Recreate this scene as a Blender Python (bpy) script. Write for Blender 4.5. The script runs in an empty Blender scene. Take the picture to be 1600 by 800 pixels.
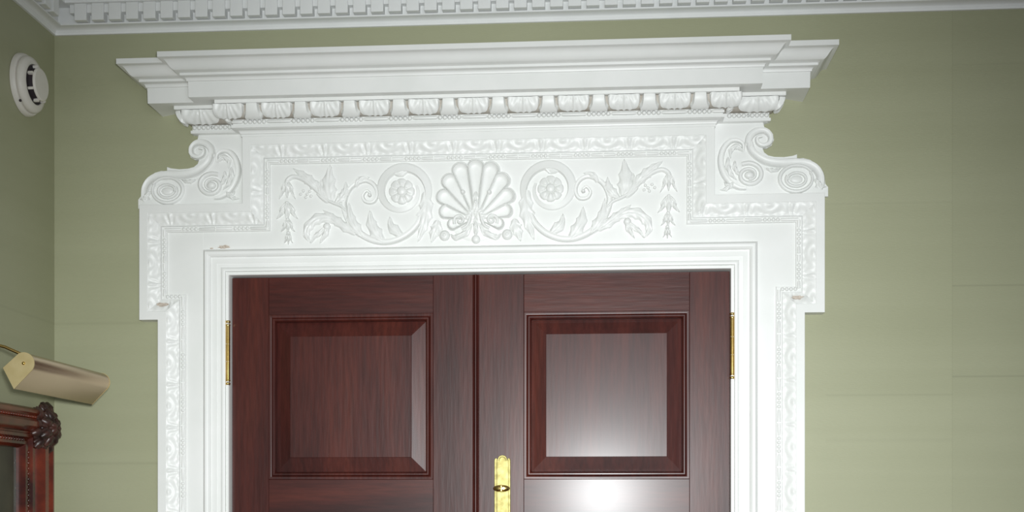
import bpy, bmesh, math, random
from mathutils import Vector, Matrix
from math import sin, cos, pi, sqrt, radians, exp
random.seed(7)

# ------------------------------------------------------------------ camera, world, lights, exposure
scn = bpy.context.scene
COL = scn.collection
F, HOR, DIST, YAW = 1900.0, 790.0, 3.17, math.atan(135/1900)
CAMX, EYE = 0.318, 1.49
CY, SY = cos(YAW), sin(YAW)
cam = bpy.data.cameras.new('camera'); camo = bpy.data.objects.new('camera', cam); COL.objects.link(camo)
cam.sensor_width = 36; cam.lens = 36*F/1600; cam.shift_y = (HOR-400)/1600; cam.clip_start = .05
camo.location = (CAMX, -DIST, EYE); camo.rotation_euler = (pi/2, 0, YAW)
scn.camera = camo
scn.view_settings.view_transform = 'Standard'; scn.view_settings.look = 'None'
scn.view_settings.gamma = 1; scn.view_settings.use_curve_mapping = False
scn.view_settings.exposure = 0.09
w = bpy.data.worlds.new('world'); scn.world = w; w.use_nodes = True
w.node_tree.nodes['Background'].inputs[0].default_value = (.86, .93, 1.0, 1)
w.node_tree.nodes['Background'].inputs[1].default_value = .165
def area(name, loc, target, sx, sy, power, col):
    l = bpy.data.lights.new(name, 'AREA'); l.shape = 'RECTANGLE'; l.size = sx; l.size_y = sy
    l.energy = power; l.color = col
    o = bpy.data.objects.new(name, l); COL.objects.link(o); o.location = loc
    o.rotation_euler = (Vector(target)-Vector(loc)).to_track_quat('-Z', 'Y').to_euler()
    return o
area('window_daylight', (1.3, -4.6, 1.5), (0, 0, 1.7), 1.4, 1.6, 22, (.90, .96, 1.0))
fl = bpy.data.lights.new('camera_flash', 'SPOT'); fl.energy = 372; fl.color = (.965, 1.0, 1.005); fl.shadow_soft_size = .035
fl.spot_size = math.radians(75); fl.spot_blend = 1.0
flo = bpy.data.objects.new('camera_flash', fl); COL.objects.link(flo); flo.location = (CAMX+.02, -3.12, EYE+.06)
flo.rotation_euler = (Vector((.12, 0, 1.32))-Vector(flo.location)).to_track_quat('-Z', 'Y').to_euler()

# ------------------------------------------------------------------ measuring helper: photo point at a known depth -> metres
def at(u, v, p=0.0):
    Dy = DIST-p; t = (u-800)/F
    X = Dy*(t*CY-SY)/(CY+t*SY); d = Dy*CY-X*SY
    return X+CAMX, (HOR-v)*d/F+EYE

# ------------------------------------------------------------------ materials
def mat(name):
    m = bpy.data.materials.new(name); m.use_nodes = True
    return m, m.node_tree.nodes, m.node_tree.links, m.node_tree.nodes['Principled BSDF']
def ramp(n, stops):
    r = n.new('ShaderNodeValToRGB'); e = r.color_ramp.elements
    while len(e) < len(stops): e.new(.5)
    for k, (p, c) in enumerate(stops): e[k].position = p; e[k].color = (*c, 1)
    return r
def noise(n, l, scale, stretch=(1, 1, 1), detail=4, src='Object'):
    tc = n.new('ShaderNodeTexCoord'); mp = n.new('ShaderNodeMapping'); mp.inputs['Scale'].default_value = stretch
    nz = n.new('ShaderNodeTexNoise'); nz.inputs['Scale'].default_value = scale; nz.inputs['Detail'].default_value = detail
    l.new(tc.outputs[src], mp.inputs[0]); l.new(mp.outputs[0], nz.inputs['Vector'])
    return nz
def bump(n, l, b, src, dist, strength=1.0):
    bp = n.new('ShaderNodeBump'); bp.inputs['Distance'].default_value = dist; bp.inputs['Strength'].default_value = strength
    l.new(src, bp.inputs['Height']); l.new(bp.outputs[0], b.inputs['Normal'])
def simple(name, c1, c2, rough, scale=20, metal=0, bd=.0003, stretch=(1, 1, 1), coat=0):
    m, n, l, b = mat(name); nz = noise(n, l, scale, stretch)
    r = ramp(n, [(.35, c1), (.65, c2)]); l.new(nz.outputs[0], r.inputs[0]); l.new(r.outputs[0], b.inputs['Base Color'])
    b.inputs['Roughness'].default_value = rough; b.inputs['Metallic'].default_value = metal
    b.inputs['Coat Weight'].default_value = coat
    if bd: bump(n, l, b, nz.outputs[0], bd)
    return m
M = {}
M['white'] = simple('white_gloss_paint', (.79, .80, .775), (.83, .835, .815), .42, 9, bd=.0006)
M['plaster'] = simple('white_plaster_paint', (.80, .81, .80), (.83, .84, .83), .6, 14, bd=.0005)
M['recess_brown'] = simple('brown_grey_recess_paint', (.36, .32, .27), (.50, .47, .42), .7, 30)
M['ceiling'] = simple('ceiling_paint', (.76, .76, .74), (.8, .8, .78), .8, 6)
M['chip'] = simple('bare_chipped_wood', (.42, .34, .28), (.66, .59, .51), .8, 160)
M['brass'] = simple('polished_brass', (.62, .42, .13), (.74, .53, .2), .22, 60, metal=1, bd=.0001)
M['old_brass'] = simple('pale_brass_plate', (.36, .31, .11), (.56, .50, .21), .55, 60, metal=.75, bd=.0004)
M['satin_brass'] = simple('satin_lamp_brass', (.36, .27, .15), (.42, .32, .19), .26, 3, metal=1, bd=.0001)
M['cap_brass'] = simple('pale_lacquered_brass', (.50, .40, .19), (.56, .46, .24), .55, 30, metal=.35, bd=.0001)
M['plastic'] = simple('white_plastic', (.70, .67, .61), (.73, .70, .64), .45, 20, bd=.0001)
M['dark'] = simple('dark_slot', (.02, .015, .02), (.03, .02, .025), .7, 30)
M['floorwood'] = simple('floor_boards', (.16, .08, .04), (.25, .14, .07), .4, 6, stretch=(1, 12, 1))
M['canvas'] = simple('dark_oil_canvas', (.028, .026, .018), (.06, .055, .035), .4, 7, bd=.001)
M['darkcarve'] = simple('dark_carved_mahogany', (.022, .010, .008), (.075, .028, .02), .38, 38, bd=.002)
M['framewood'] = simple('glossy_red_mahogany', (.032, .006, .004), (.17, .026, .009), .20, 11, stretch=(1, 1, 1), bd=.0006, coat=.3)

def wood(name, stretch, seed):
    m, n, l, b = mat(name)
    nz = noise(n, l, 5.0, stretch, 6); nz.inputs['Distortion'].default_value = .35
    fine = noise(n, l, 26, tuple(s*2.2 for s in stretch), 3)
    r = ramp(n, [(.28, (.033, .0070, .0058)), (.5, (.064, .0125, .0090)), (.72, (.098, .0200, .0120))])
    l.new(nz.outputs[0], r.inputs[0])
    r2 = ramp(n, [(.35, (.72, .72, .72)), (.62, (1, 1, 1))]); l.new(fine.outputs[0], r2.inputs[0])
    mx = n.new('ShaderNodeMix'); mx.data_type = 'RGBA'; mx.blend_type = 'MULTIPLY'; mx.inputs[0].default_value = 1
    l.new(r.outputs[0], mx.inputs[6]); l.new(r2.outputs[0], mx.inputs[7]); l.new(mx.outputs[2], b.inputs['Base Color'])
    b.inputs['Roughness'].default_value = .42; b.inputs['Specular IOR Level'].default_value = .25
    b.inputs['Coat Weight'].default_value = .23; b.inputs['Coat Roughness'].default_value = .225
    pore = noise(n, l, 60, tuple(s*.8 for s in stretch), 2)
    bump(n, l, b, pore.outputs[0], .0012, .28)
    return m
M['wood_v'] = wood('mahogany_upright_grain', (2.2, 2.2, .22), 1)
M['wood_h'] = wood('mahogany_level_grain', (.22, 2.2, 2.2), 2)

def wallpaper():
    m, n, l, b = mat('green_grasscloth_wallpaper')
    band = noise(n, l, 3.2, (.12, .12, 4.5), 4); blotch = noise(n, l, 1.6, (1, 1, 1), 3); weave = noise(n, l, 260, (.3, .3, 1.6), 2)
    r = ramp(n, [(.3, (.328, .335, .208)), (.7, (.381, .388, .252))])
    add = n.new('ShaderNodeMath'); add.operation = 'MULTIPLY_ADD'; add.inputs[1].default_value = .45
    l.new(band.outputs[0], add.inputs[0]); 
    mul = n.new('ShaderNodeMath'); mul.operation = 'MULTIPLY'; mul.inputs[1].default_value = .55
    l.new(blotch.outputs[0], mul.inputs[0]); l.new(mul.outputs[0], add.inputs[2]); l.new(add.outputs[0], r.inputs[0])
    # worn horizontal joints of the paper strips: (z, from x, to x, strength)
    geo = n.new('ShaderNodeTexCoord'); sep = n.new('ShaderNodeSeparateXYZ'); l.new(geo.outputs['Object'], sep.inputs[0])
    def mth(op, a, c, clamp=False):
        q = n.new('ShaderNodeMath'); q.operation = op; q.use_clamp = clamp
        for k, v in enumerate((a, c)):
            if v is None: continue
            if isinstance(v, (int, float)): q.inputs[k].default_value = v
            else: l.new(v, q.inputs[k])
        return q.outputs[0]
    X, Z = sep.outputs[0], sep.outputs[2]
    total = None
    xs = at(1488, 400)[0]
    for u, v, x0, x1, wd, st in ((1545, 446, xs, 9, .0035, .13), (1545, 588, xs, 9, .0035, .15), (1400, 617, .9, xs, .004, .08), (1400, 317, .9, xs, .004, .05),
                                 (1545, 100, xs, 9, .003, .05), (165, 505, -1.2, -.8, .006, .07), (165, 724, -1.2, -.8, .006, .09), (1400, 688, .9, xs, .008, .04)):
        z0 = at(u, v)[1]
        line = mth('SUBTRACT', 1.0, mth('DIVIDE', mth('ABSOLUTE', mth('SUBTRACT', Z, z0), None), wd), True)
        rng = mth('MULTIPLY', mth('GREATER_THAN', X, x0), mth('LESS_THAN', X, x1))
        t = mth('MULTIPLY', mth('MULTIPLY', line, rng), st)
        total = t if total is None else mth('ADD', total, t)
    vert = mth('MULTIPLY', mth('SUBTRACT', 1.0, mth('DIVIDE', mth('ABSOLUTE', mth('SUBTRACT', X, xs), None), .003), True), .06)
    right = mth('MULTIPLY', mth('GREATER_THAN', X, xs), .035)
    total = mth('ADD', mth('ADD', total, vert), right)
    k = mth('SUBTRACT', 1.0, total)
    mx = n.new('ShaderNodeVectorMath'); mx.operation = 'SCALE'; l.new(r.outputs[0], mx.inputs[0]); l.new(k, mx.inputs[3])
    l.new(mx.outputs[0], b.inputs['Base Color'])
    b.inputs['Roughness'].default_value = .55
    bump(n, l, b, weave.outputs[0], .0006, .5)
    return m
M['paper'] = wallpaper()

# ------------------------------------------------------------------ mesh helpers
def link(name, me, m, parent=None, smooth=None):
    if m: me.materials.append(m)
    if smooth is not None:
        me.polygons.foreach_set('use_smooth', [True]*len(me.polygons))
        if smooth < 180: me.set_sharp_from_angle(angle=radians(smooth))
    o = bpy.data.objects.new(name, me); COL.objects.link(o)
    if parent: o.parent = parent
    return o
class MB:
    """collects pieces that belong to ONE part"""
    def __init__(s): s.v = []; s.f = []
    def add(s, vs, fs, flip=False):
        k = len(s.v); s.v += [tuple(p) for p in vs]
        s.f += [tuple(i+k for i in (reversed(f) if flip else f)) for f in fs]
    def box(s, x0, x1, y0, y1, z0, z1):
        vs = [(x, y, z) for x in (x0, x1) for y in (y0, y1) for z in (z0, z1)]
        s.add(vs, [(0, 1, 3, 2), (4, 6, 7, 5), (0, 4, 5, 1), (2, 3, 7, 6), (0, 2, 6, 4), (1, 5, 7, 3)])
    def grid(s, rows, flip=False, closed=False):
        nr, nc = len(rows), len(rows[0]); vs = [p for r in rows for p in r]; fs = []
        for i in range(nr-1):
            for j in range(nc if closed else nc-1):
                j2 = (j+1) % nc
                fs.append((i*nc+j, i*nc+j2, (i+1)*nc+j2, (i+1)*nc+j))
        s.add(vs, fs, flip)
    def fan(s, ring, flip=False): s.add(ring, [tuple(range(len(ring)))], flip)
    def ball(s, c, r, nu=8, nv=6, sq=(1, 1, 1)):
        rows = [[(c[0]+r*sq[0]*sin(pi*i/nv)*cos(2*pi*j/nu), c[1]+r*sq[1]*sin(pi*i/nv)*sin(2*pi*j/nu), c[2]+r*sq[2]*cos(pi*i/nv)) for j in range(nu)] for i in range(nv+1)]
        s.grid(rows, closed=True, flip=True)
    def tube(s, pts, r, n=10):
        pts = [Vector(p) for p in pts]; rows = []
        for i, p in enumerate(pts):
            t = (pts[min(i+1, len(pts)-1)]-pts[max(i-1, 0)]).normalized()
            a = t.cross(Vector((0, 0, 1))); a = a.normalized() if a.length > .01 else Vector((1, 0, 0)); b_ = t.cross(a)
            rr = r[i] if isinstance(r, (list, tuple)) else r
            rows.append([tuple(p+a*rr*cos(2*pi*j/n)+b_*rr*sin(2*pi*j/n)) for j in range(n)])
        s.grid(rows, closed=True); s.fan(rows[0], True); s.fan(rows[-1])
    def build(s, name, m, parent=None, smooth=None):
        me = bpy.data.meshes.new(name); me.from_pydata(s.v, [], s.f)
        bm = bmesh.new(); bm.from_mesh(me); bmesh.ops.recalc_face_normals(bm, faces=bm.faces) if getattr(s, 'recalc', False) else None
        bm.to_mesh(me); bm.free(); me.update()
        return link(name, me, m, parent, smooth)
def bevbox(name, m, parent, x0, x1, y0, y1, z0, z1, bev=.001, seg=2):
    me = bpy.data.meshes.new(name); bm = bmesh.new()
    bmesh.ops.create_cube(bm, size=1, matrix=Matrix.Translation(((x0+x1)/2, (y0+y1)/2, (z0+z1)/2)) @ Matrix.Diagonal((x1-x0, y1-y0, z1-z0, 1)))
    if bev: bmesh.ops.bevel(bm, geom=bm.edges[:], offset=bev, segments=seg, affect='EDGES')
    bm.to_mesh(me); bm.free()
    return link(name, me, m, parent)
def empty(name, loc=(0, 0, 0), parent=None):
    o = bpy.data.objects.new(name, None); COL.objects.link(o); o.location = loc; o.empty_display_size = .1
    if parent: o.parent = parent
    return o
def tag(o, label, cat=None, kind=None, group=None):
    o['label'] = label
    if cat: o['category'] = cat
    if kind: o['kind'] = kind
    if group: o['group'] = group
def copy_of(src, loc, name=None, parent=None):
    o = src.copy(); COL.objects.link(o); o.location = loc
    o.parent = parent if parent else src.parent
    return o
def arc(c0, c1, kind, n=6):
    """profile curve between two points; kind 'cav' / 'ovo' quarter curves, 'cyma' an S"""
    (a, b), (c, d) = c0, c1; out = []
    for i in range(n+1):
        t = i/n
        if kind == 'cyma':
            out.append((a+(c-a)*(t+.03*sin(2*pi*t)), b+(d-b)*(t-.12*sin(2*pi*t))))
        elif kind == 'ogee':
            q = t+.14*sin(2*pi*t); out.append((a+(c-a)*q, b+(d-b)*t))
        elif kind == 'vh': out.append((a+(c-a)*(1-cos(t*pi/2)), b+(d-b)*sin(t*pi/2)))
        else: out.append((a+(c-a)*sin(t*pi/2), b+(d-b)*(1-cos(t*pi/2))))
    return out

# ------------------------------------------------------------------ the room shell
XL, CEIL, XR, YF = -1.139, 2.92, 3.2, -5.2
OPW, OPH = .658, 2.10            # half width and height of the door opening
mb = MB()
for x0, x1, z0, z1 in ((XL-.12, -OPW-.02, 0, CEIL), (OPW+.02, XR, 0, CEIL), (-OPW-.02, OPW+.02, OPH+.02, CEIL)):
    mb.box(x0, x1, 0, .12, z0, z1)
o = mb.build('wall_back', M['paper']); tag(o, 'pale green papered wall holding the carved white doorcase', 'wall', 'structure')
mb = MB(); mb.box(XL-.12, XL, YF, 0, 0, CEIL); o = mb.build('wall_left', M['paper']); tag(o, 'shaded olive green side wall behind the picture lamp', 'wall', 'structure')
mb = MB(); mb.box(XL-.12, XR, YF, .12, -.1, 0); o = mb.build('floor', M['floorwood']); tag(o, 'brown wooden floor of the room', 'floor', 'structure')
mb = MB(); mb.box(XL-.12, XR, YF, .12, CEIL, CEIL+.1); o = mb.build('ceiling', M['ceiling']); tag(o, 'white painted ceiling above the dentil cornice', 'ceiling', 'structure')

# ceiling cornice with dentils
trim = empty('trim_1', (XL, 0, 2.75)); tag(trim, 'white dentilled plaster cornice running round the top of the walls', 'cornice', 'structure')
def inner_corner(prof):
    """profile (p, z) run along the left wall then the back wall"""
    return [[(XL+p, YF, z), (XL+p, -p, z), (XR, -p, z)] for p, z in prof]
prof = [(0, 2.750), (.0065, 2.750), (.0065, 2.7555)] + arc((.0075, 2.7565), (.0255, 2.7655), 'vh', 6) + [(.0300, 2.7655), (.0320, 2.7665), (.0320, 2.7700), (.020, 2.7702)]
prof += [(.020, 2.8165), (.053, 2.8165), (.053, 2.823)] + arc((.055, 2.824), (.075, 2.838), 'vh', 5) + [(.125, 2.840), (.125, 2.868)] + arc((.128, 2.870), (.165, 2.903), 'cyma', 6) + [(.168, 2.905), (.168, 2.92), (0, 2.92)]
prof = [(p, z-2.75) for p, z in prof]
mb = MB(); mb.grid([[(a-XL, b, c) for a, b, c in r] for r in inner_corner(prof)], flip=True)
mb.build('cornice_moulding', M['plaster'], trim, 35)
d0 = bevbox('dentil', M['plaster'], trim, -.0165, .0165, -.047, -.015, .0222, .0665, .001, 1)
PITCH = .0466
f0 = bevbox('dentil_filler', M['plaster'], trim, -.0085, .0085, -.040, -.015, .0440, .0665, .0006, 1)
xs0 = at(124.5, 33, .05)[0]-XL
d0.location = (xs0, 0, 0); f0.location = (xs0-PITCH/2, 0, 0)
for k in range(1, 60):
    copy_of(d0, (xs0+k*PITCH, 0, 0)); copy_of(f0, (xs0+(k-.5)*PITCH, 0, 0))
for k in range(0, 45):                      # the same row on the left wall
    o = copy_of(d0, (0, -(xs0+k*PITCH), 0)); o.rotation_euler = (0, 0, pi/2)
    o = copy_of(f0, (0, -(xs0+(k+.5)*PITCH), 0)); o.rotation_euler = (0, 0, pi/2)

# ------------------------------------------------------------------ doorcase
SUR = empty('carved_doorcase'); tag(SUR, 'carved white painted doorcase with eared architrave, shell frieze and broken-out cornice around the double doors', 'doorcase')
HF, HB = .018, .040          # plane of the flat fascia, plane of the raised outer strip
Bk = .040                    # the centre of the cornice breaks forward by this much
XJ, XE, XC = .8406, .8905, .614
ZEB, ZET, ZFT = 1.980, 2.283, 2.457
# flat boards behind everything
for sx in (-1, 1):
    out = [(OPW+.03, 0), (XJ-.002, 0), (XJ-.002, ZEB+.002), (XE-.002, ZEB+.002), (XE-.002, OPH+.03), (OPW+.03, OPH+.03)]
    mb = MB(); n = len(out); mb.add([(sx*x, -HF, z) for x, z in out]+[(sx*x, 0, z) for x, z in out], [tuple(range(n)), tuple(range(2*n-1, n-1, -1))]+[(i, i+n, (i+1) % n+n, (i+1) % n) for i in range(n)])
    mb.recalc = True; mb.build('jamb_board', M['white'], SUR)
bevbox('lintel_board', M['white'], SUR, -XE+.002, XE-.002, -HF, 0, OPH+.03, ZET-.002, 0)
bevbox('frieze_board', M['white'], SUR, -XC+.002, XC-.002, -HF, 0, ZET-.002, ZFT+.02, 0)
bevbox('lintel_joint', M['white'], SUR, -.7262, -.7252, -HF-.0006, -HF+.001, OPH+.067, 2.215, 0)
# door lining inside the opening
mb = MB(); 
mb.box(-OPW-.0195, -OPW, 0, .12, 0, OPH+.0195); mb.box(OPW, OPW+.0195, 0, .12, 0, OPH+.0195); mb.box(-OPW, OPW, 0, .12, OPH, OPH+.0195)
o = mb.build('trim_2', M['white']); tag(o, 'white lining of the doorway between doorcase and doors', 'door lining', 'structure')
# inner architrave moulding (mitred)
ip = [(0, 0), (0, .011), (.0006, .0125), (.0050, .0130), (.0062, .0125), (.0070, .0095), (.0080, .0095), (.0086, .0150)] + \
     [(.0086+.0055*(1-cos(pi*i/6))/1, .0150+.0032*sin(pi*i/6)) for i in range(1, 6)] + [(.0200, .0150), (.0212, .0150), (.0455, .0185), (.0462, .0175), (.0470, .0215)] + \
     [(.0475+.0085*(i/6), .0225+.0055*sin(pi/2*i/6)) for i in range(0, 7)] + [(.0600, .0280), (.0610, .0265), (.0650, .0215), (.0670, .0180), (.0670, .010)]
mb = MB(); rows = []
for o_, h in ip:
    rows.append([(-OPW-o_, -h, 0), (-OPW-o_, -h, OPH+o_), (OPW+o_, -h, OPH+o_), (OPW+o_, -h, 0)])
mb.grid(rows, flip=True); mb.build('inner_architrave', M['white'], SUR, 28)

# outer carved frame : path of its outer edge
PATH = [(-XJ, 0), (-XJ, ZEB), (-XE, ZEB), (-XE, ZET), (-XC, ZET), (-XC, ZFT+.001), (XC, ZFT+.001), (XC, ZET), (XE, ZET), (XE, ZEB), (XJ, ZEB), (XJ, 0)]
def seg_normal(a, b):
    dx, dz = b[0]-a[0], b[1]-a[1]; L = math.hypot(dx, dz); return (dz/L, -dx/L)
def off_pts(o_):
    out = []
    for i, p in enumerate(PATH):
        n = []
        if i > 0: n.append(seg_normal(PATH[i-1], p))
        if i < len(PATH)-1: n.append(seg_normal(p, PATH[i+1]))
        out.append((p[0]+sum(q[0] for q in n)*o_, p[1]+sum(q[1] for q in n)*o_))
    return out
def sweep(prof, name, smooth=30):
    rows = [[(x, -h, z) for x, z in off_pts(o_)] for o_, h in prof]
    m_ = MB(); m_.grid(rows, flip=True); return m_.build(name, M['white'], SUR, smooth)
sweep([(0, 0), (0, HB-.0006), (.0006, HB), (.0215, HB), (.0222, HB-.0010), (.0222, .030)], 'outer_fillet')
sweep([(.0540, .012), (.0540, .0255), (.0548, .0262), (.0562, .0262), (.0566, .0235), (.0685, .0235), (.0692, .0230), (.0700, .0180), (.0700, .010)], 'bead_fillet')
P_ = .1135
def carve(s, t):
    """height of the leaf-and-dart carving; s runs along, t goes 0 outer .. 1 inner"""
    x = (s/P_) % 1.0; x = x-1 if x > .5 else x                # leaf centred at 0, dart at +-.5
    d = .5-abs(x)                                              # distance from the dart axis
    h = 0.0
    fade = sin(pi*min(max(t, 0), 1))**.6 if 0 < t < 1 else 0
    # dart: small V with ribs
    vw = .13*(1-t*.95)
    if d < vw: h += .0016*cos(d/vw*pi*1.5)
    else:
        e = (d-vw)
        # two curling leaf edges round the belly
        r = sqrt((abs(x)*1.35)**2+((t-.15)*.55)**2)
        h += .0017*cos(min(r, .6)*pi*7.0)*(1-r)
        h += .0020*exp(-(r/.22)**2)
        if e < .045: h -= .0016*(1-e/.045)
    if d < .30:
        an = math.atan2(d, .30-t*.22+.02); h += .0012*cos(an*11)*(1-d/.30)
    if t > .78: h += .0010*cos(s/P_*2*pi*6)
    return h*fade
def ogee(t): return .0385-.0115*(t-.10*sin(2*pi*t))
mb = MB()
NT = 20
for i in range(len(PATH)-1):
    a, b = PATH[i], PATH[i+1]
    L = math.hypot(b[0]-a[0], b[1]-a[1]); ns = max(16, int(min(L, 3)/.0028))
    ux, uz = (b[0]-a[0])/L, (b[1]-a[1])/L
    mx, mz = ((a[0]+b[0])/2, (a[1]+b[1])/2) if 0 < i < len(PATH)-2 else (a if i else b)
    rows = []
    for j in range(NT+1):
        t = j/NT; o_ = .0222+.0320*t; q = off_pts(o_); A, B = q[i], q[i+1]; row = []
        for k in range(ns+1):
            r = k/ns; x, z = A[0]+(B[0]-A[0])*r, A[1]+(B[1]-A[1])*r
            s = (x-mx)*ux+(z-mz)*uz
            row.append((x, -(ogee(t)+carve(s, t)), z))
        rows.append(row)
    mb.grid(rows, flip=True)
mb.build('carved_leaf_moulding', M['white'], SUR, 180)
# bead and reel along the inner edge of the carved frame
mb = MB()
q = off_pts(.0626)
for i in range(len(PATH)-1):
    A, B = Vector((q[i][0], 0, q[i][1])), Vector((q[i+1][0], 0, q[i+1][1])); L = (B-A).length; d = (B-A).normalized()
    n = max(1, round(L/P_*1.0)); p = L/n
    for k in range(n):
        c = A+d*p*(k+.5)
        for e in (-1, 1):                                       # half reels either side of a group of four beads
            s0, s1 = .0225, p/2-.0015
            if s1 > s0+.004:
                m0, m1 = c+d*e*s0, c+d*e*s1
                mb.tube([(m0.x, -.0235, m0.z), (m0.x+d.x*e*.004, -.0235, m0.z+d.z*e*.004), (m1.x, -.0235, m1.z)], [.0018, .0040, .0046], 8)
        for e in (-1.5, -.5, .5, 1.5):
            if abs(e)*.0108+.005 < p/2:
                b = c+d*e*.0108; mb.ball((b.x, -.0240, b.z), .0051, 8, 6)
o = mb.build('bead_and_reel', M['white'], SUR, 180); o['kind'] = 'stuff'

# door cornice
XO = .735
def cornice(prof, name, smooth=32, flip=False):
    rows = [[(-XO-p, 0, z), (-XO-p, -p, z), (-XC-p, -p, z), (-XC-p, -Bk-p, z), (XC+p, -Bk-p, z), (XC+p, -p, z), (XO+p, -p, z), (XO+p, 0, z)] for p, z in prof]
    m_ = MB(); m_.grid(rows, flip=not flip); return m_.build(name, M['white'], SUR, smooth)
EZ0, EZ1, EP0, EP1 = 2.5276, 2.4960, .0532, .0280           # the ovolo the eggs sit on
cornice([(0, 2.4565), (.002, 2.4565), (.002, 2.4625), (.0035, 2.4630)] + arc((.0040, 2.4635), (.0150, 2.4725), 'vh', 6) + [(.0166, 2.4736), (.0215, 2.4736), (.0225, 2.4745), (.0225, 2.4815), (.0190, 2.4825), (.0190, 2.4950), (.0200, 2.4957)], 'bed_mould')
ov = [(EP1-.011+(EP0-EP1)*cos(a), EZ0-(EZ0-EZ1)*sin(a)) for a in [radians(90-15*i) for i in range(7)]]
egg_bed = cornice([(.0190, 2.4955)]+ov+[(.0450, 2.5276)], 'egg_and_dart_bed'); egg_bed.data.materials.clear(); egg_bed.data.materials.append(M['recess_brown'])  # bed between leaves and tongues coloured a darker brown-grey than the carving
cornice([(.0400, 2.5276), (.0555, 2.5276), (.0560, 2.5282), (.0560, 2.5370), (.0500, 2.5372)], 'upper_fillet')
cornice([(.0540, 2.5370), (.1062, 2.5273), (.1070, 2.5280), (.1077, 2.5667), (.1105, 2.5672)] + arc((.1108, 2.5680), (.1205, 2.5765), 'vh', 6) +
        [(.1236, 2.5775), (.1240, 2.5790), (.1240, 2.5835), (.1280, 2.5845)] + arc((.1285, 2.5850), (.1640, 2.6098), 'cyma', 14) + [(.1665, 2.6100), (.1665, 2.6230), (.1655, 2.6236), (0, 2.6236)], 'crown_moulding')
# carved leaves and tongues of the egg-and-dart band, each a part
def ovolo_pt(x, a, h):
    """x along, angle a down the ovolo, h lift; local origin on the band's base line"""
    return (x, -(EP1+(EP0-EP1)*cos(a)+h*cos(a)), EZ0-(EZ0-EZ1)*sin(a)-h*sin(a))
LP = .1275
def leaf_w(t): return .0412*sqrt(max(0, 1-(t*.975)**4.5))
def leaf_mesh():
    m_ = MB(); rows = []; na, nx = 12, 26
    for i in range(na+1):
        a = radians(2+86*i/na); wd = leaf_w(i/na); row = []
        for j in range(nx+1):
            s = -1+2*j/nx
            th = math.atan2(s*wd/.041, .25+i/na*.55)
            h = .0012+.0013*cos(th*15)*min(1, 3*(1-abs(s)))
            rr = sqrt((s*wd/.041)**2+(i/na*.8)**2)
            h += .0016*exp(-((rr-.82)/.13)**2) + .0009*exp(-(s/.08)**2)
            if abs(s) > .97: h = -.0115
            elif i == na: h = -.002
            row.append(ovolo_pt(s*wd, a, h))
        rows.append(row)
    m_.grid(rows, flip=False); return m_
def tongue_mesh():
    m_ = MB(); rows = []; na, nx = 10, 10
    for i in range(na+1):
        a = radians(1+87*i/na); t = i/na; wd = min(.027, LP/2-leaf_w(t)-.0042*(1-t)-.0012); row = []
        for j in range(nx+1):
            s = -1+2*j/nx; h = .0030*sqrt(max(0, 1-s*s*.9))+.0008*(i/na)
            if abs(s) > .99: h = -.0115
            row.append(ovolo_pt(s*wd, a, h))
        rows.append(row)
    m_.grid(rows, flip=False); return m_
leaf = leaf_mesh().build('carved_leaf', M['white'], SUR, 60); tongue = tongue_mesh().build('tongue', M['white'], SUR, 60)
first = True
for k in range(-5, 6):
    if first: leaf.location = (k*LP, -Bk, 0); first = False
    else: copy_of(leaf, (k*LP, -Bk, 0))
first = True
for k in range(-5, 5):
    if first: tongue.location = ((k+.5)*LP, -Bk, 0); first = False
    else: copy_of(tongue, ((k+.5)*LP, -Bk, 0))
for sx in (-1, 1):
    o = copy_of(leaf, (sx*.722, 0, 0)); o.scale = (1.32, 1, 1)
    o = copy_of(leaf, (sx*(XO-EP1+.028), -.025, 0)); o.rotation_euler = (0, 0, sx*pi/2); o.scale = (.55, 1, 1)
    o = copy_of(leaf, (sx*(XC), -.03, 0)); o.rotation_euler = (0, 0, sx*pi/2); o.scale = (.45, 1, 1)
# bead rows of the cornice
mb = MB()
def bead_line(x0, x1, y, centres):
    prev = x0
    for c in centres:
        for e in (-2, -1, 0, 1, 2):
            x = c+e*.0122
            if x0+.004 < x < x1-.004: mb.ball((x, y, 2.4888), .0058, 8, 6)
        if c-.031 > prev+.006: mb.tube([(prev+.001, y, 2.4888), (prev+.006, y, 2.4888), (c-.036, y, 2.4888), (c-.031, y, 2.4888)], [.0025, .0045, .0045, .0025], 8)
        prev = c+.031
    if x1 > prev+.006: mb.tube([(prev, y, 2.4888), (prev+.005, y, 2.4888), (x1-.001, y, 2.4888)], [.0025, .0045, .0045], 8)
bead_line(-XC-.023, XC+.023, -Bk-.0215, [(k+.5)*LP for k in range(-5, 5)])
bead_line(-XO-.023, -XC-.023, -.0215, [-.735, -.665]); bead_line(XC+.023, XO+.023, -.0215, [.665, .735])
o = mb.build('cornice_bead_row', M['white'], SUR, 180); o['kind'] = 'stuff'

# ------------------------------------------------------------------ relief carving helpers (local x, z in metres; h = lift towards the room)
def cr(pts, n):
    """Catmull-Rom through 2D points -> n+1 points and unit tangents"""
    P = [Vector(p) for p in pts]; P = [2*P[0]-P[1]]+P+[2*P[-1]-P[-2]]; m_ = len(P)-3; out = []
    for i in range(n+1):
        g = i/n*m_; k = min(int(g), m_-1); t = g-k; a, b, c, d = P[k:k+4]
        p = .5*((2*b)+(c-a)*t+(2*a-5*b+4*c-d)*t*t+(-a+3*b-3*c+d)*t**3)
        q = .5*((c-a)+2*(2*a-5*b+4*c-d)*t+3*(-a+3*b-3*c+d)*t*t)
        out.append((p, q.normalized() if q.length > 1e-9 else Vector((1, 0))))
    return out
def lerpl(L, t):
    if not isinstance(L, (list, tuple)): return L
    g = t*(len(L)-1); k = min(int(g), len(L)-2); return L[k]+(L[k+1]-L[k])*(g-k)
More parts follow.
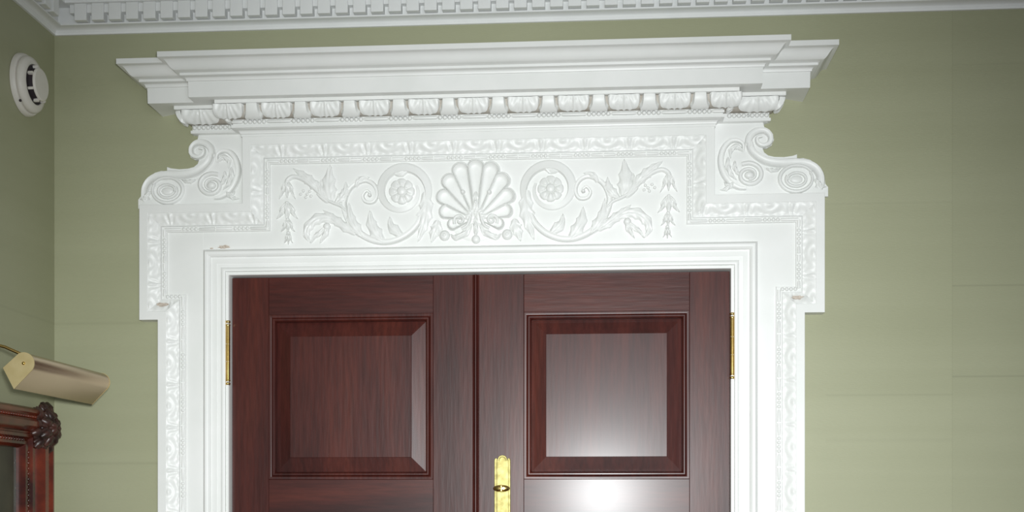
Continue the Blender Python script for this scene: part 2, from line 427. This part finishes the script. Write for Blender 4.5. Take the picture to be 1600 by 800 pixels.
class Relief(MB):
    def __init__(s, base, mirror=False): super().__init__(); s.base = base; s.mi = mirror
    def pt(s, x, z, h): return (-x if s.mi else x, -(s.base+h), z)
    def rgrid(s, rows, closed=False): s.grid([[s.pt(*p) for p in r] for r in rows], flip=s.mi, closed=closed)
    def ribbon(s, pts, wd, H, n=40, kind='round', m=8):
        rows = []
        for i, (p, t) in enumerate(cr(pts, n)):
            w_ = lerpl(wd, i/n); h_ = lerpl(H, i/n); nx, nz = -t.y, t.x; row = []
            for j in range(m+1):
                a = -1+2*j/m
                if kind == 'round': h = h_*sqrt(max(0, 1-a*a))
                elif kind == 'hollow': h = h_*(.35+.65*abs(a)**2) if abs(a) < .95 else 0
                elif kind == 'side': h = h_*(.35+.65*(a+1)/2) if abs(a) < .98 else 0
                else: h = h_ if abs(a) < .98 else 0
                if abs(a) > .98: h = -.001
                row.append((p.x+nx*a*w_, p.y+nz*a*w_, h))
            rows.append(row)
        s.rgrid(rows)
    def leaf(s, pts, wd, H, lobes=4, n=30, m=12, cut=.28, sharp=.75):
        rows = []
        for i, (p, t) in enumerate(cr(pts, n)):
            q = i/n; w_ = wd*(max(0, sin(pi*min(1, q**sharp*.96+.04)))**.7)*(1-cut*abs(sin(pi*lobes*q))**1.0*(q > .02)); nx, nz = -t.y, t.x; row = []
            w_ = max(w_, .0003)
            for j in range(m+1):
                a = -1+2*j/m; h = H*(1-.55*abs(a)**1.6)*(.45+.55*sin(pi*min(1, q*.9+.12)))
                h -= .22*H*exp(-(a/.13)**2); h += .13*H*cos(pi*2*(lobes*q-abs(a)*.9))*min(1, abs(a)*2)
                if abs(a) > .99: h = -.001
                row.append((p.x+nx*a*w_, p.y+nz*a*w_, h))
            rows.append(row)
        s.rgrid(rows)
    def dome(s, c, r, H, n=20, rings=((1, -.1), (.97, .35), (.8, .72), (.55, .93), (.25, 1), (.02, 1)), rz=None):
        rz = rz or r
        s.rgrid([[(c[0]+k*r*cos(2*pi*j/n), c[1]+k*rz*sin(2*pi*j/n), H*h) for j in range(n)] for k, h in rings], closed=True)
    def rosette(s, c, r, H, pet=8, n=64):
        rows = []
        for k in (1.03, 1.0, .9, .75, .6, .45, .36, .34, .25, .12, .01):
            row = []
            for j in range(n):
                a = 2*pi*j/n; cp = abs(cos(pet*a/2))
                rr = r*k*(1-.10*(1-cp)**2 if k > .5 else 1)
                if k > 1.01: h = -.001
                elif k > .4: h = H*(.45+.45*sin(k*pi)*cp**.6)
                elif k > .35: h = H*.3
                else: h = H*(.75+.35*cos(k*pi*1.3))
                row.append((c[0]+rr*cos(a), c[1]+rr*sin(a), h))
            rows.append(row)
        s.rgrid(rows, closed=True)
def spiral(c, r0, r1, a0, turns, n=14, sq=1.0):
    out = []
    for i in range(n+1):
        t = i/n; r = r0*(r1/r0)**t; a = a0+2*pi*turns*t; out.append((c[0]+r*cos(a), c[1]+r*sin(a)*sq))
    return out
px = 1/600.0

# ------------------------------------------------------------------ frieze carving
FB = HF
def T(u, v): return at(u, v, FB+.004)
def TT(*pts): return [T(*p) for p in pts]
XM = T(743.8, 320)[0]
def C(u, v): x, z = T(u, v); return (x-XM, z)
def CC(*pts): return [C(*p) for p in pts]
shell = Relief(FB); shell.dome(C(744, 330), 46*px, .0050, 40, rz=48*px)
shell = shell.build('scallop_shell', M['white'], SUR, 60)
base = C(744, 343)
tips = [(744, 262, 12.5), (720, 267, 12.5), (703, 284, 12.0), (694, 308, 11.5), (697, 331, 10.5), (708, 351, 8.5)]
for k, (u, v, r) in enumerate(tips):
    for mi in ((False,) if k == 0 else (False, True)):
        c = Vector(C(u, v)); b = Vector(C(744-(6 if k > 3 else 2*(k > 0)), 343)); ax = (c-b); L = ax.length; ax /= L; nn = Vector((-ax.y, ax.x)); R = r*px
        out = []
        for j in range(21):                       # round end
            a = -pi/2+pi*j/20; out.append(c+ax*R*.9*cos(a)+nn*R*sin(a))
        for j in range(1, 9):
            t = j/9; out.append(c*(1-t)+b*t+nn*(R*(1-t)+.0018*t)*1.0)
        for j in range(8, 0, -1):
            t = j/9; out.append(c*(1-t)+b*t-nn*(R*(1-t)+.0018*t)*1.0)
        out = list(out); cen = b+(c-b)*.86
        rl = Relief(FB, mi); rows = []
        for sc, h in ((1.14, -.001), (1.12, .0070), (1.05, .0080), (1.02, .0060), (.985, .0125), (.93, .0145), (.87, .0125), (.79, .0070), (.6, .0052), (.3, .0045), (.02, .0042)):
            rows.append([(cen.x+(p.x-cen.x)*sc, cen.y+(p.y-cen.y)*sc, h) for p in out])
        rl.rgrid(rows, closed=True); o = rl.build('shell_lobe', M['white'], shell, 70)
for mi in (False, True):
    rl = Relief(FB, mi); rl.ribbon(spiral(C(719, 345), 10*px, 2.5*px, pi*1.2, -1.35), [3.4*px, 3*px, 1.6*px], [.014, .017, .012], 40)
    rl.ribbon(CC((741, 318), (737, 335), (731, 352), (722, 358)), [1.5*px, 3.5*px, 3*px], [.010, .016, .014], 24)
    rl.build('small_volute', M['white'], shell, 70)
    rl = Relief(FB, mi)
    rl.leaf(CC((738, 350), (728, 364), (712, 371), (704, 366)), 7*px, .014, 3); rl.build('leaf', M['white'], shell, 70)
    rl = Relief(FB, mi); rl.dome(C(695, 368), 8.5*px, .012); rl.dome(C(695, 368), 4*px, .0145); rl.build('berry', M['white'], shell, 70)
rl = Relief(FB); rl.leaf(CC((744, 300), (744, 315), (744, 332), (744, 345)), 9*px, .017, 3, cut=.3); rl.leaf(CC((744, 338), (744, 350), (744, 362), (744, 375)), 6*px, .016, 3); rl.dome(C(744, 374), 7*px, .013)
rl.build('central_leaf', M['white'], shell, 70)
for u, v in ((724, 301), (765, 301), (744, 317)):
    rl = Relief(FB); rl.dome(C(u, v), 4*px, .019, 12); rl.build('pearl', M['white'], shell, 70)

for mi in (False, True):
    def R_(): return Relief(FB, mi)
    side = empty('foliage_scroll', (0, 0, 0), SUR)
    def done(r_, nm): return r_.build(nm, M['white'], side, 70)
    r_ = R_(); r_.ribbon(CC((660, 338), (650, 354), (634, 368), (612, 377), (590, 377), (568, 368), (551, 353), (541, 335), (538, 316), (544, 299), (556, 287), (572, 282), (585, 289), (590, 303), (584, 315), (572, 315), (567, 306), (573, 298), (579, 302)),
                         [5.5*px, 5.5*px, 5.5*px, 5*px, 4*px, 3.5*px, 3*px, 2*px], [.012, .012, .011, .010, .009, .009, .009, .010], 110, 'hollow'); r_.dome(C(578, 305), 3.2*px, .013, 12); done(r_, 'main_stem')
    r_ = R_(); c = C(628, 299)
    r_.ribbon(spiral(c, 46*px, 25*px, radians(-58), 1.22, 22, 1.0), [2*px, 7*px, 8.5*px, 7.5*px, 5*px, 4*px, 2.5*px], [.011, .013, .011, .010, .009, .006], 110, 'side'); done(r_, 'volute_band')
    r_ = R_(); r_.rosette(c, 20*px, .013); done(r_, 'rosette')
    for pts, wd, lob in ((((566, 369), (556, 356), (548, 340), (545, 316)), 8, 3), (((598, 377), (588, 364), (580, 348), (578, 328)), 9, 3), (((628, 369), (620, 362), (611, 352), (609, 338)), 7.5, 2),
                         (((556, 366), (536, 352), (520, 340), (505, 328)), 7, 4), (((534, 352), (514, 341), (496, 342), (482, 354), (479, 368), (486, 380)), 8, 5),
                         (((664, 300), (666, 326), (662, 350), (653, 378)), 10, 4), (((684, 344), (682, 356), (678, 366), (674, 379)), 8.5, 3),
                         (((518, 314), (514, 298), (514, 280), (516, 257)), 11, 3), (((524, 318), (534, 308), (540, 298), (541, 284)), 7, 3), (((514, 316), (504, 306), (500, 294), (502, 280)), 6, 2),
                         (((500, 298), (488, 286), (474, 274), (458, 263)), 7.5, 4), (((556, 292), (560, 284), (568, 278), (578, 277)), 4.5, 2), (((642, 262), (632, 268), (622, 272), (612, 268)), 5, 2)):
        r_ = R_(); r_.leaf(CC(*pts), wd*1.35*px, .010, lob, n=44); done(r_, 'acanthus_leaf')
    r_ = R_(); r_.ribbon(CC((541, 330), (533, 322), (521, 317), (508, 310), (496, 299), (484, 288), (471, 279), (459, 276), (450, 281), (447, 291)), [2.6*px, 2.8*px, 3*px, 4*px, 4*px], [.008, .009, .009, .010, .011], 60); done(r_, 'branch_stem')
    r_ = R_()
    for u, v in ((474, 298), (480, 303), (486, 306), (478, 308), (470, 303), (484, 299)): r_.dome(C(u, v), 2.6*px, .006, 10)
    done(r_, 'berry_cluster')
    r_ = R_(); r_.leaf(CC((512, 352), (510, 362), (506, 370), (500, 380)), 6*px, .012, 2); r_.leaf(CC((512, 352), (502, 362), (492, 370), (486, 380)), 5*px, .010, 2); r_.dome(C(511, 354), 6*px, .013); done(r_, 'seed_pod')
    for k, (u, v0, v1, wd) in enumerate(((449, 283, 311, 13), (449, 316, 346, 17), (450, 342, 366, 11), (451, 363, 384, 7))):
        r_ = R_(); L = v1-v0
        r_.leaf(CC((u, v0), (u, v0+L*.35), (u, v0+L*.65), (u, v1-2)), wd*.38*px, .014, 2)
        for e in (-1, 1):
            r_.leaf(CC((u+e*1.5, v0+1), (u+e*wd*.40, v0+L*.32), (u+e*wd*.55, v0+L*.6), (u+e*wd*.98, v1-(4 if k else 0))), wd*.30*px, .012, 2)
        r_.dome(C(u, v0+1), 3*px, .011, 12); done(r_, 'bellflower')

# ------------------------------------------------------------------ scroll brackets on the ears
BB = .012
def S(u, v): x, z = at(u, v, BB); return (x-.0, z)
def SS(*p): return [S(*q) for q in p]
for mi in (False, True):
    outl = SS((385, 326), (385, 206), (311, 209), (308, 220), (301, 222), (296, 229), (294.5, 238), (298, 246), (305, 250), (311, 250), (309, 256), (303, 261), (294, 263.5), (280, 264.5), (267, 263), (261, 261),
              (261, 267), (252, 267), (242, 270), (232, 277), (225, 286), (221, 296), (220, 307), (216, 312), (216, 326))
    f_, b_ = [], []
    for x, z in outl:
        x = -x if mi else x
        f_.append((x, -BB, z)); b_.append((x, -.0005, z))
    n = len(outl); m_ = MB(); m_.add(f_+b_, [tuple(range(n)), tuple(range(2*n-1, n-1, -1))]+[(i, i+n, (i+1) % n+n, (i+1) % n) for i in range(n)])
    m_.recalc = True
    br = m_.build('scroll_bracket', M['white'], SUR)
    def q_(): return Relief(BB, mi)
    def dn(r, nm): return r.build(nm, M['white'], br, 70)
    r = q_(); r.ribbon(SS((366, 312), (360, 306), (349, 298), (338, 290), (327, 278), (325, 262), (333, 246), (330, 232), (320, 224), (308, 224), (300, 232), (301, 242), (310, 246), (318, 242), (319, 234), (312, 232))[6:], [6*px, 6*px, 4.5*px, 4*px, 2.5*px], [.008, .010, .010, .010], 60, 'hollow')
    dn(r, 'upper_volute')
    r = q_(); r.ribbon(SS((331, 240), (327, 253), (316, 264), (302, 271), (284, 274), (264, 274), (248, 276), (235, 283), (228, 294), (227, 306), (230, 314)), [6*px, 7*px, 8*px, 7*px, 6.5*px], [.010, .010, .010, .009], 70, 'hollow'); dn(r, 'edge_band')
    r = q_(); r.ribbon([(S(262, 298)[0]+rx*px*cos(a), S(262, 298)[1]+rx*.80*px*sin(a)) for a, rx in [(radians(150-360*1.0*i/16), 26-2*i/16) for i in range(17)]], [2.2*px, 3.4*px, 3.4*px, 2.2*px], [.008, .009, .009], 60); dn(r, 'oval_ring')
    r = q_(); r.ribbon([(S(262, 299)[0]+rx*px*cos(a), S(262, 299)[1]+rx*.72*px*sin(a)) for a, rx in [(radians(30-360*1.1*i/16), 16-3*i/16) for i in range(17)]], 2.6*px, .009, 60)
    r.dome(S(262, 299), 10*px, .006, rz=6.5*px); dn(r, 'oval_boss')
    r = q_(); r.ribbon(spiral(S(331, 290), 23*px, 8*px, radians(60), 1.6, 20, .85), [4*px, 4*px, 3*px, 2*px], [.010, .010, .009], 80); r.dome(S(331, 290), 7.5*px, .011, rz=6*px); dn(r, 'middle_volute')
    r = q_(); r.ribbon(SS((340, 254), (340, 243), (348, 237), (359, 238), (369, 249), (373, 267), (369, 285), (360, 299), (347, 308), (335, 310)), [2*px, 3.5*px, 4.5*px, 5*px, 5.5*px, 5*px, 3*px], [.008, .011, .011, .010, .008], 70, 'hollow'); dn(r, 'side_band')
    for pts, wd in ((((341, 252), (350, 246), (358, 252), (358, 264)), 6), (((362, 262), (362, 276), (357, 288), (349, 297)), 5.5), (((352, 268), (352, 278), (348, 286), (344, 292)), 4.5), (((354, 300), (360, 306), (366, 310), (374, 311)), 5), (((306, 281), (298, 284), (290, 284), (284, 281)), 4), (((356, 309), (361, 304), (365, 303), (368, 299)), 3.5), (((236, 300), (230, 306), (226, 311), (219, 312)), 5)):
        r = q_(); r.leaf(SS(*pts), wd*px, .010, 3); dn(r, 'leaf')

# chipped paint showing wood
def chip(c, w_, h_, y, n=16, seed=0):
    rnd = random.Random(seed); m_ = MB(); ring = []
    for j in range(n):
        a = 2*pi*j/n; k = rnd.uniform(.6, 1.1); ring.append((c[0]+w_/2*k*cos(a), -y, c[1]+h_/2*k*sin(a)))
    ring2 = [(c[0]+(p[0]-c[0])*1.04, -y+.0015, c[1]+(p[2]-c[1])*1.04) for p in ring]
    m_.add(ring+ring2, [tuple(range(n))]+[(i, i+n, (i+1) % n+n, (i+1) % n) for i in range(n)]); m_.recalc = True
    o = m_.build('paint_chip', M['chip'], SUR); o['label'] = 'bare tan patch where the paint has chipped'
chip(at(350, 385.5, .019), .034, .011, .0192, 18, 3); chip(at(331, 388, .019), .011, .005, .0192, 12, 4)
chip(at(664, 416, .013), .034, .004, .0135, 16, 5)
chip(at(254, 476, .036), .034, .012, .0400, 16, 6); chip(at(1246, 465, .036), .034, .012, .0400, 16, 8)

# ------------------------------------------------------------------ the double doors
DY = .012                                        # door face sits just behind the wall plane
def door(name, label, xh, xm, px0, px1, hinge_sign):
    """xh hinge edge, xm meeting edge, px0..px1 outer edges of the panel moulding"""
    d = empty(name, (xh, DY, 0)); tag(d, label, 'door', 'structure')
    x0, x1 = min(xh, xm)+.002, max(xh, xm)-.001; z1 = OPH-.003
    L = lambda x: x-xh
    panels = [(1.560, 1.985), (.86, 1.395), (.22, .70)]
    zt = at(600, 489, 0)[1]; zb = at(600, 749, 0)[1]
    panels[0] = (zb, zt)
    bevbox('stile', M['wood_v'], d, L(x0), L(px0), 0, .045, .006, z1, .0008, 1)
    bevbox('stile', M['wood_v'], d, L(px1), L(x1), 0, .045, .006, z1, .0008, 1)
    zs = [z1]+[z for a, b in panels for z in (b, a)]+[.006]
    for k in range(0, len(zs), 2):
        bevbox('rail', M['wood_h'], d, L(px0)+.0003, L(px1)-.0003, .0004, .045, zs[k+1], zs[k], .0006, 1)
    for a, b in panels:
        mp = [(0, .004), (0, -.0014), (.0012, -.0022), (.0060, -.0022), (.0085, -.0010), (.0100, .0010), (.0105, -.0028), (.0125, -.0046), (.0150, -.0046), (.0175, -.0030), (.0185, .0008), (.0200, .0030), (.0205, .0100)]
        m_ = MB(); m_.grid([[(L(px0)+o_, y, a+o_), (L(px1)-o_, y, a+o_), (L(px1)-o_, y, b-o_), (L(px0)+o_, y, b-o_)] for o_, y in mp], closed=True, flip=True)
        m_.recalc = False
        m_.build('panel_moulding', M['wood_v'], d, 30)
        fp = [(.0195, .0110), (.0580, .0020), (.0584, -.0012), (.0590, -.0016)]
        m_ = MB(); rr = [[(L(px0)+o_, y, a+o_), (L(px1)-o_, y, a+o_), (L(px1)-o_, y, b-o_), (L(px0)+o_, y, b-o_)] for o_, y in fp]
        m_.grid(rr, closed=True, flip=True); m_.fan(rr[-1], False)
        m_.build('raised_panel', M['wood_v'], d)
    # brass hinges on the hinge edge
    for zc in (at(352, 552, 0)[1] if xh < 0 else at(1146, 541, 0)[1], .30):
        m_ = MB(); X = 0.0-hinge_sign*.0035; Y = -.020
        rr = [(.0058, -.0720), (.0058, -.024), (.0052, -.0238), (.0052, -.0225), (.0058, -.0223), (.0058, .0223), (.0052, .0225), (.0052, .0238), (.0058, .024), (.0058, .0720)]
        m_.grid([[(X+r*cos(2*pi*j/14), Y+r*sin(2*pi*j/14), zc+z) for j in range(14)] for r, z in rr], closed=True)
        h = m_.build('hinge', M['brass'], d, 50)
        for s in (-1, 1):
            m_ = MB(); m_.grid([[(X+r*cos(2*pi*j/14), Y+r*sin(2*pi*j/14), zc+s*z) for j in range(14)] for r, z in ((.0062, .0715), (.0068, .0735), (.0062, .0755), (.0040, .0765), (.0042, .0775), (.0064, .0800), (.0068, .0825), (.0056, .0850), (.0030, .0866), (.0002, .0870))], closed=True, flip=(s < 0))
            m_.build('finial', M['brass'], h, 180)
        bevbox('hinge_leaf', M['brass'], h, X-.0012, X+.0012, -.018, .001, zc-.070, zc+.070, .0005, 1)
    return d
pl0, pl1 = at(418, 600)[0], at(676, 600)[0]; pr0, pr1 = at(818, 600)[0], at(1078, 600)[0]
d1 = door('door_1', 'left leaf of the dark red mahogany double doors, duller and without a lock plate', -OPW, -.0035, pl0, pl1, 1)
d2 = door('door_2', 'right leaf of the dark red mahogany double doors, glossy with a brass lock plate', OPW, -.0035, pr0, pr1, -1)
# astragal covering the meeting edge
m_ = MB(); xa = at(743, 600)[0]
apf = [(-.0085, 0), (-.0085, -.0050), (-.0078, -.0062), (-.0060, -.0068), (-.0045, -.0056), (-.0040, -.0040), (-.0030, -.0086), (-.0010, -.0108), (.0012, -.0108), (.0030, -.0086), (.0040, -.0040), (.0050, -.0050), (.0066, -.0056), (.0080, -.0046), (.0085, 0)]
m_.grid([[(xa-OPW+p, y, .008) for p, y in apf], [(xa-OPW+p, y, OPH-.004) for p, y in apf]], flip=True)
m_.build('astragal_bead', M['wood_v'], d2, 40)
# brass lock plate with its oval turn knob
def lock_plate():
    xc, zt = at(784.5, 713, 0); W = .0215; zb = .95; xc -= OPW
    top = []
    for a, b in ((-1, -.013), (-.99, -.008), (-.88, -.004), (-.74, -.0045), (-.66, -.009), (-.58, -.0065), (-.52, -.002), (-.38, .0012), (-.2, .0030), (0, .0036)):
        top.append((a*W, zt+b))
    top += [(-x, z) for x, z in reversed(top[:-1])]
    out = top+[(W, zb), (-W, zb)]
    cx_, n = 0, len(out)
    def inset(k, zk): return [(x*k, z-(zk if z > 1.2 else -zk)) for x, z in out]
    m_ = MB(); rings = [(out, .0006), (out, -.0016), (inset(.93, .0010), -.0030), (inset(.80, .0030), -.0030), (inset(.77, .0034), -.0018), (inset(.74, .0038), -.0018), (inset(.70, .0046), -.0044), (inset(.55, .0060), -.0048)]
    rr = [[(xc+x, y, z) for x, z in r] for r, y in rings]; m_.grid(rr, closed=True, flip=False); m_.fan(rr[-1]); m_.recalc = True
    p_ = m_.build('lock_plate', M['old_brass'], d2, 35)
    zk = at(784.5, 763, .03)[1]; k = MB()
    rows = []
    for r, y in ((.0075, -.004), (.0075, -.006), (.0052, -.008), (.0048, -.018), (.0085, -.021), (.0150, -.0235), (.0200, -.027), (.0218, -.031), (.0205, -.035), (.0150, -.0380), (.0070, -.0392), (.0002, -.0395)):
        sx = 1.0; sz = 1.0 if r < .008 else .42
        rows.append([(xc+r*sx*cos(2*pi*j/28), y, zk+r*sz*sin(2*pi*j/28)) for j in range(28)])
    k.grid(rows, closed=True); k.recalc = True; k.build('turn_knob', M['brass'], p_, 60)
lock_plate()

# ------------------------------------------------------------------ smoke detector on the left wall
DK = .72
def lathe_x(name, prof, m, parent, n=48, smooth=35):
    """prof (distance from wall, radius) revolved about the X axis"""
    m_ = MB(); m_.grid([[(x*DK, r*cos(2*pi*j/n), r*sin(2*pi*j/n)) for j in range(n)] for x, r in prof], closed=True); m_.recalc = True
    return m_.build(name, m, parent, smooth)
sd = empty('smoke_detector', (XL, -.175, at(37, 133, .175)[1])); tag(sd, 'round white plastic smoke detector on the dark green side wall', 'smoke detector')
lathe_x('base_plate', [(0, .0760), (.002, .0775), (.014, .0765), (.019, .0735), (.0195, .070), (.018, .066)], M['plastic'], sd)
lathe_x('housing', [(.015, .066), (.0195, .0670), (.023, .0695), (.030, .0695), (.036, .0670), (.041, .0600), (.0425, .0555), (.0425, .050)], M['plastic'], sd)
lathe_x('sensor_chamber', [(.0420, .048), (.0430, .0400), (.0610, .0385)], M['dark'], sd)
lathe_x('cap', [(.0580, .0375), (.0580, .0400), (.0600, .0408), (.0640, .0400), (.0665, .0375), (.0670, .0001)], M['plastic'], sd)
for k in range(7):
    a = 2*pi*k/7+.05; m_ = MB(); m_.box(.041*DK, .060*DK, .0375, .0460, -.0030, .0030)
    o = m_.build('cap_rib', M['plastic'], sd); o.rotation_euler = (a, 0, 0)
m_ = MB(); m_.ball((0, 0, 0), .0035, 10, 8); o = m_.build('indicator_light', M['dark'], sd, 180); o.location = (.0155, -.0500, -.0560)

# ------------------------------------------------------------------ framed painting on the left wall
FX, FY0, FZ1 = XL, -.098, at(92, 640, .09)[1]-.002
FW, FH_, FL = .138, .98, 1.15         # moulding width, frame height, frame length along the wall
fr = empty('framed_painting', (XL, FY0-FL/2, FZ1-FH_)); tag(fr, 'dark painting in a carved red mahogany frame on the side wall under the brass lamp', 'painting')
fprof = [(0, 0), (0, .030), (.004, .042), (.012, .050), (.022, .052), (.030, .047), (.034, .040), (.038, .040), (.041, .047), (.050, .053), (.066, .052), (.078, .043), (.084, .034), (.088, .033), (.092, .037), (.102, .036), (.108, .028), (.112, .026), (.116, .030), (.126, .029), (.134, .022), (.138, .016), (.138, .004)]
kscale = .104/.138
def frame_ring(o_, h, yoff=0):
    oz = o_*kscale
    return [(h, (FL/2-o_), FH_-oz), (h, -(FL/2-o_), FH_-oz), (h, -(FL/2-o_), oz), (h, (FL/2-o_), oz)]
m_ = MB(); m_.grid([frame_ring(o_, h) for o_, h in fprof], closed=True); m_.recalc = True
m_.build('frame_moulding', M['framewood'], fr, 30)
m_ = MB(); m_.box(.002, .010, -FL/2+.13, FL/2-.13, .095, FH_-.095); m_.build('canvas', M['canvas'], fr)
# beading along the stile and rail
m_ = MB()
for o_, h, r, st in ((.034, .043, .0045, .0125), (.112, .029, .0050, .0135)):
    y = FL/2-o_; z = FH_-o_*kscale; k = 0
    while z-k*st > .12: m_.ball((h, y, z-k*st-.03), r, 7, 5, (1, 1, 1.25)); k += 1
    k = 0
    while y-k*st > -FL/2+.1: m_.ball((h, y-k*st-.03, z), r, 7, 5, (1, 1.25, 1)); k += 1
o = m_.build('beading', M['framewood'], fr, 180); o['kind'] = 'stuff'
# carved corner clusters of leaves
def corner_cluster(sy, sz, zc):
    """overlapping carved leaves radiating from a boss; built as tapering ribbed tubes over a lumpy core"""
    rnd = random.Random(5); m_ = MB(); cy = sy*(FL/2-.050)
    m_.ball((.044, cy, zc), .040, 12, 8, (.55, 1.0, .95))
    for ring, (nn, r0, r1, hh) in enumerate(((11, .030, .068, .040), (8, .012, .048, .056), (5, .0, .026, .066))):
        for k in range(nn):
            a = 2*pi*(k+.5*ring)/nn+rnd.uniform(-.12, .12); ca, sa = cos(a), sin(a); r1k = r1*rnd.uniform(.88, 1.08)
            pts, rad = [], []
            for i in range(6):
                t = i/5; rr = r0+(r1k-r0)*t
                pts.append((hh+.008*sin(pi*t)-.010*t*t+(.006 if i == 5 else 0), cy+rr*ca, zc+rr*sa)); rad.append(.0125*(sin(pi*(.15+.78*t))**.7)*(1-.25*(ring == 2)))
            m_.tube(pts, rad, 9)
            for e in (-1, 1):
                m_.tube([(p[0]-.002, p[1]-sa*e*rad[i]*.9, p[2]+ca*e*rad[i]*.9) for i, p in enumerate(pts[1:5])], [q*.55 for q in rad[1:5]], 7)
    return m_.build('corner_carving', M['darkcarve'], fr, 180)
cc = corner_cluster(1, 1, FH_-.050)
for sy, zc in ((-1, FH_-.05), (-1, .05), (1, .05)): corner_cluster(sy, 1, zc)

# ------------------------------------------------------------------ brass picture lamp above the frame
LX, LZ = -.889, at(38, 568, .686)[1]
lamp = empty('picture_lamp', (LX, -.49, LZ)); tag(lamp, 'brass tubular picture lamp reaching out over the mahogany picture frame', 'lamp')
Rl = .0225; HL = .198
def lamp_section(R, ext=1.0):
    """round back opening to a wide mouth at the lower wall side, from photo: corners at (-34,-7) and (-16,-41) px of about 760 px/m"""
    c1 = Vector((-.0445*ext, -.0090*ext)); c2 = Vector((-.0210*ext, -.0535*ext)); out = [tuple(c1)]
    a0, a1 = radians(118), radians(-42)
    for i in range(19):
        a = a0+(a1-a0)*i/18; out.append((R*cos(a), R*sin(a)))
    out.append(tuple(c2)); return out
s_o = lamp_section(Rl); s_i = lamp_section(Rl-.0012, .985)
m_ = MB(); ring = s_o+list(reversed(s_i)); rows = [[(x, y, z) for x, z in ring] for y in (-HL, HL)]
m_.grid(rows, closed=True); m_.fan(rows[0]); m_.fan(rows[1]); m_.recalc = True
m_.build('shade', M['satin_brass'], lamp, 40)
for y0, y1 in ((-HL-.0018, -HL+.0006), (HL-.0006, HL+.0018)):
    m_ = MB(); sec = lamp_section(Rl+.0008, 1.01); n = len(sec)
    m_.add([(x, y0, z) for x, z in sec]+[(x, y1, z) for x, z in sec], [tuple(range(n)), tuple(range(2*n-1, n-1, -1))]+[(i, i+n, (i+1) % n+n, (i+1) % n) for i in range(n)]); m_.recalc = True
    m_.build('end_cap', M['cap_brass'], lamp)
    m_ = MB(); yy = y0 if y0 < 0 else y1; m_.ball((0, yy, 0), .0036, 12, 8); m_.build('screw', M['brass'], lamp, 180)
m_ = MB(); m_.tube([(-.006, -HL+.03, .0), (-.006, HL-.03, 0)], .008, 12); m_.build('tube_bulb', M['plastic'], lamp, 60)
m_ = MB(); m_.tube([(-.016, -.145, .018), (-.03, -.15, .026), (-.06, -.16, .040), (-.10, -.17, .050), (-.15, -.18, .046), (-.19, -.185, .030), (-.215, -.185, .012), (-.238, -.185, 0)], .0034, 12)
m_.build('arm', M['brass'], lamp, 60)
bevbox('mount', M['brass'], lamp, -.249, -.236, -.205, -.165, -.025, .025, .003, 2)
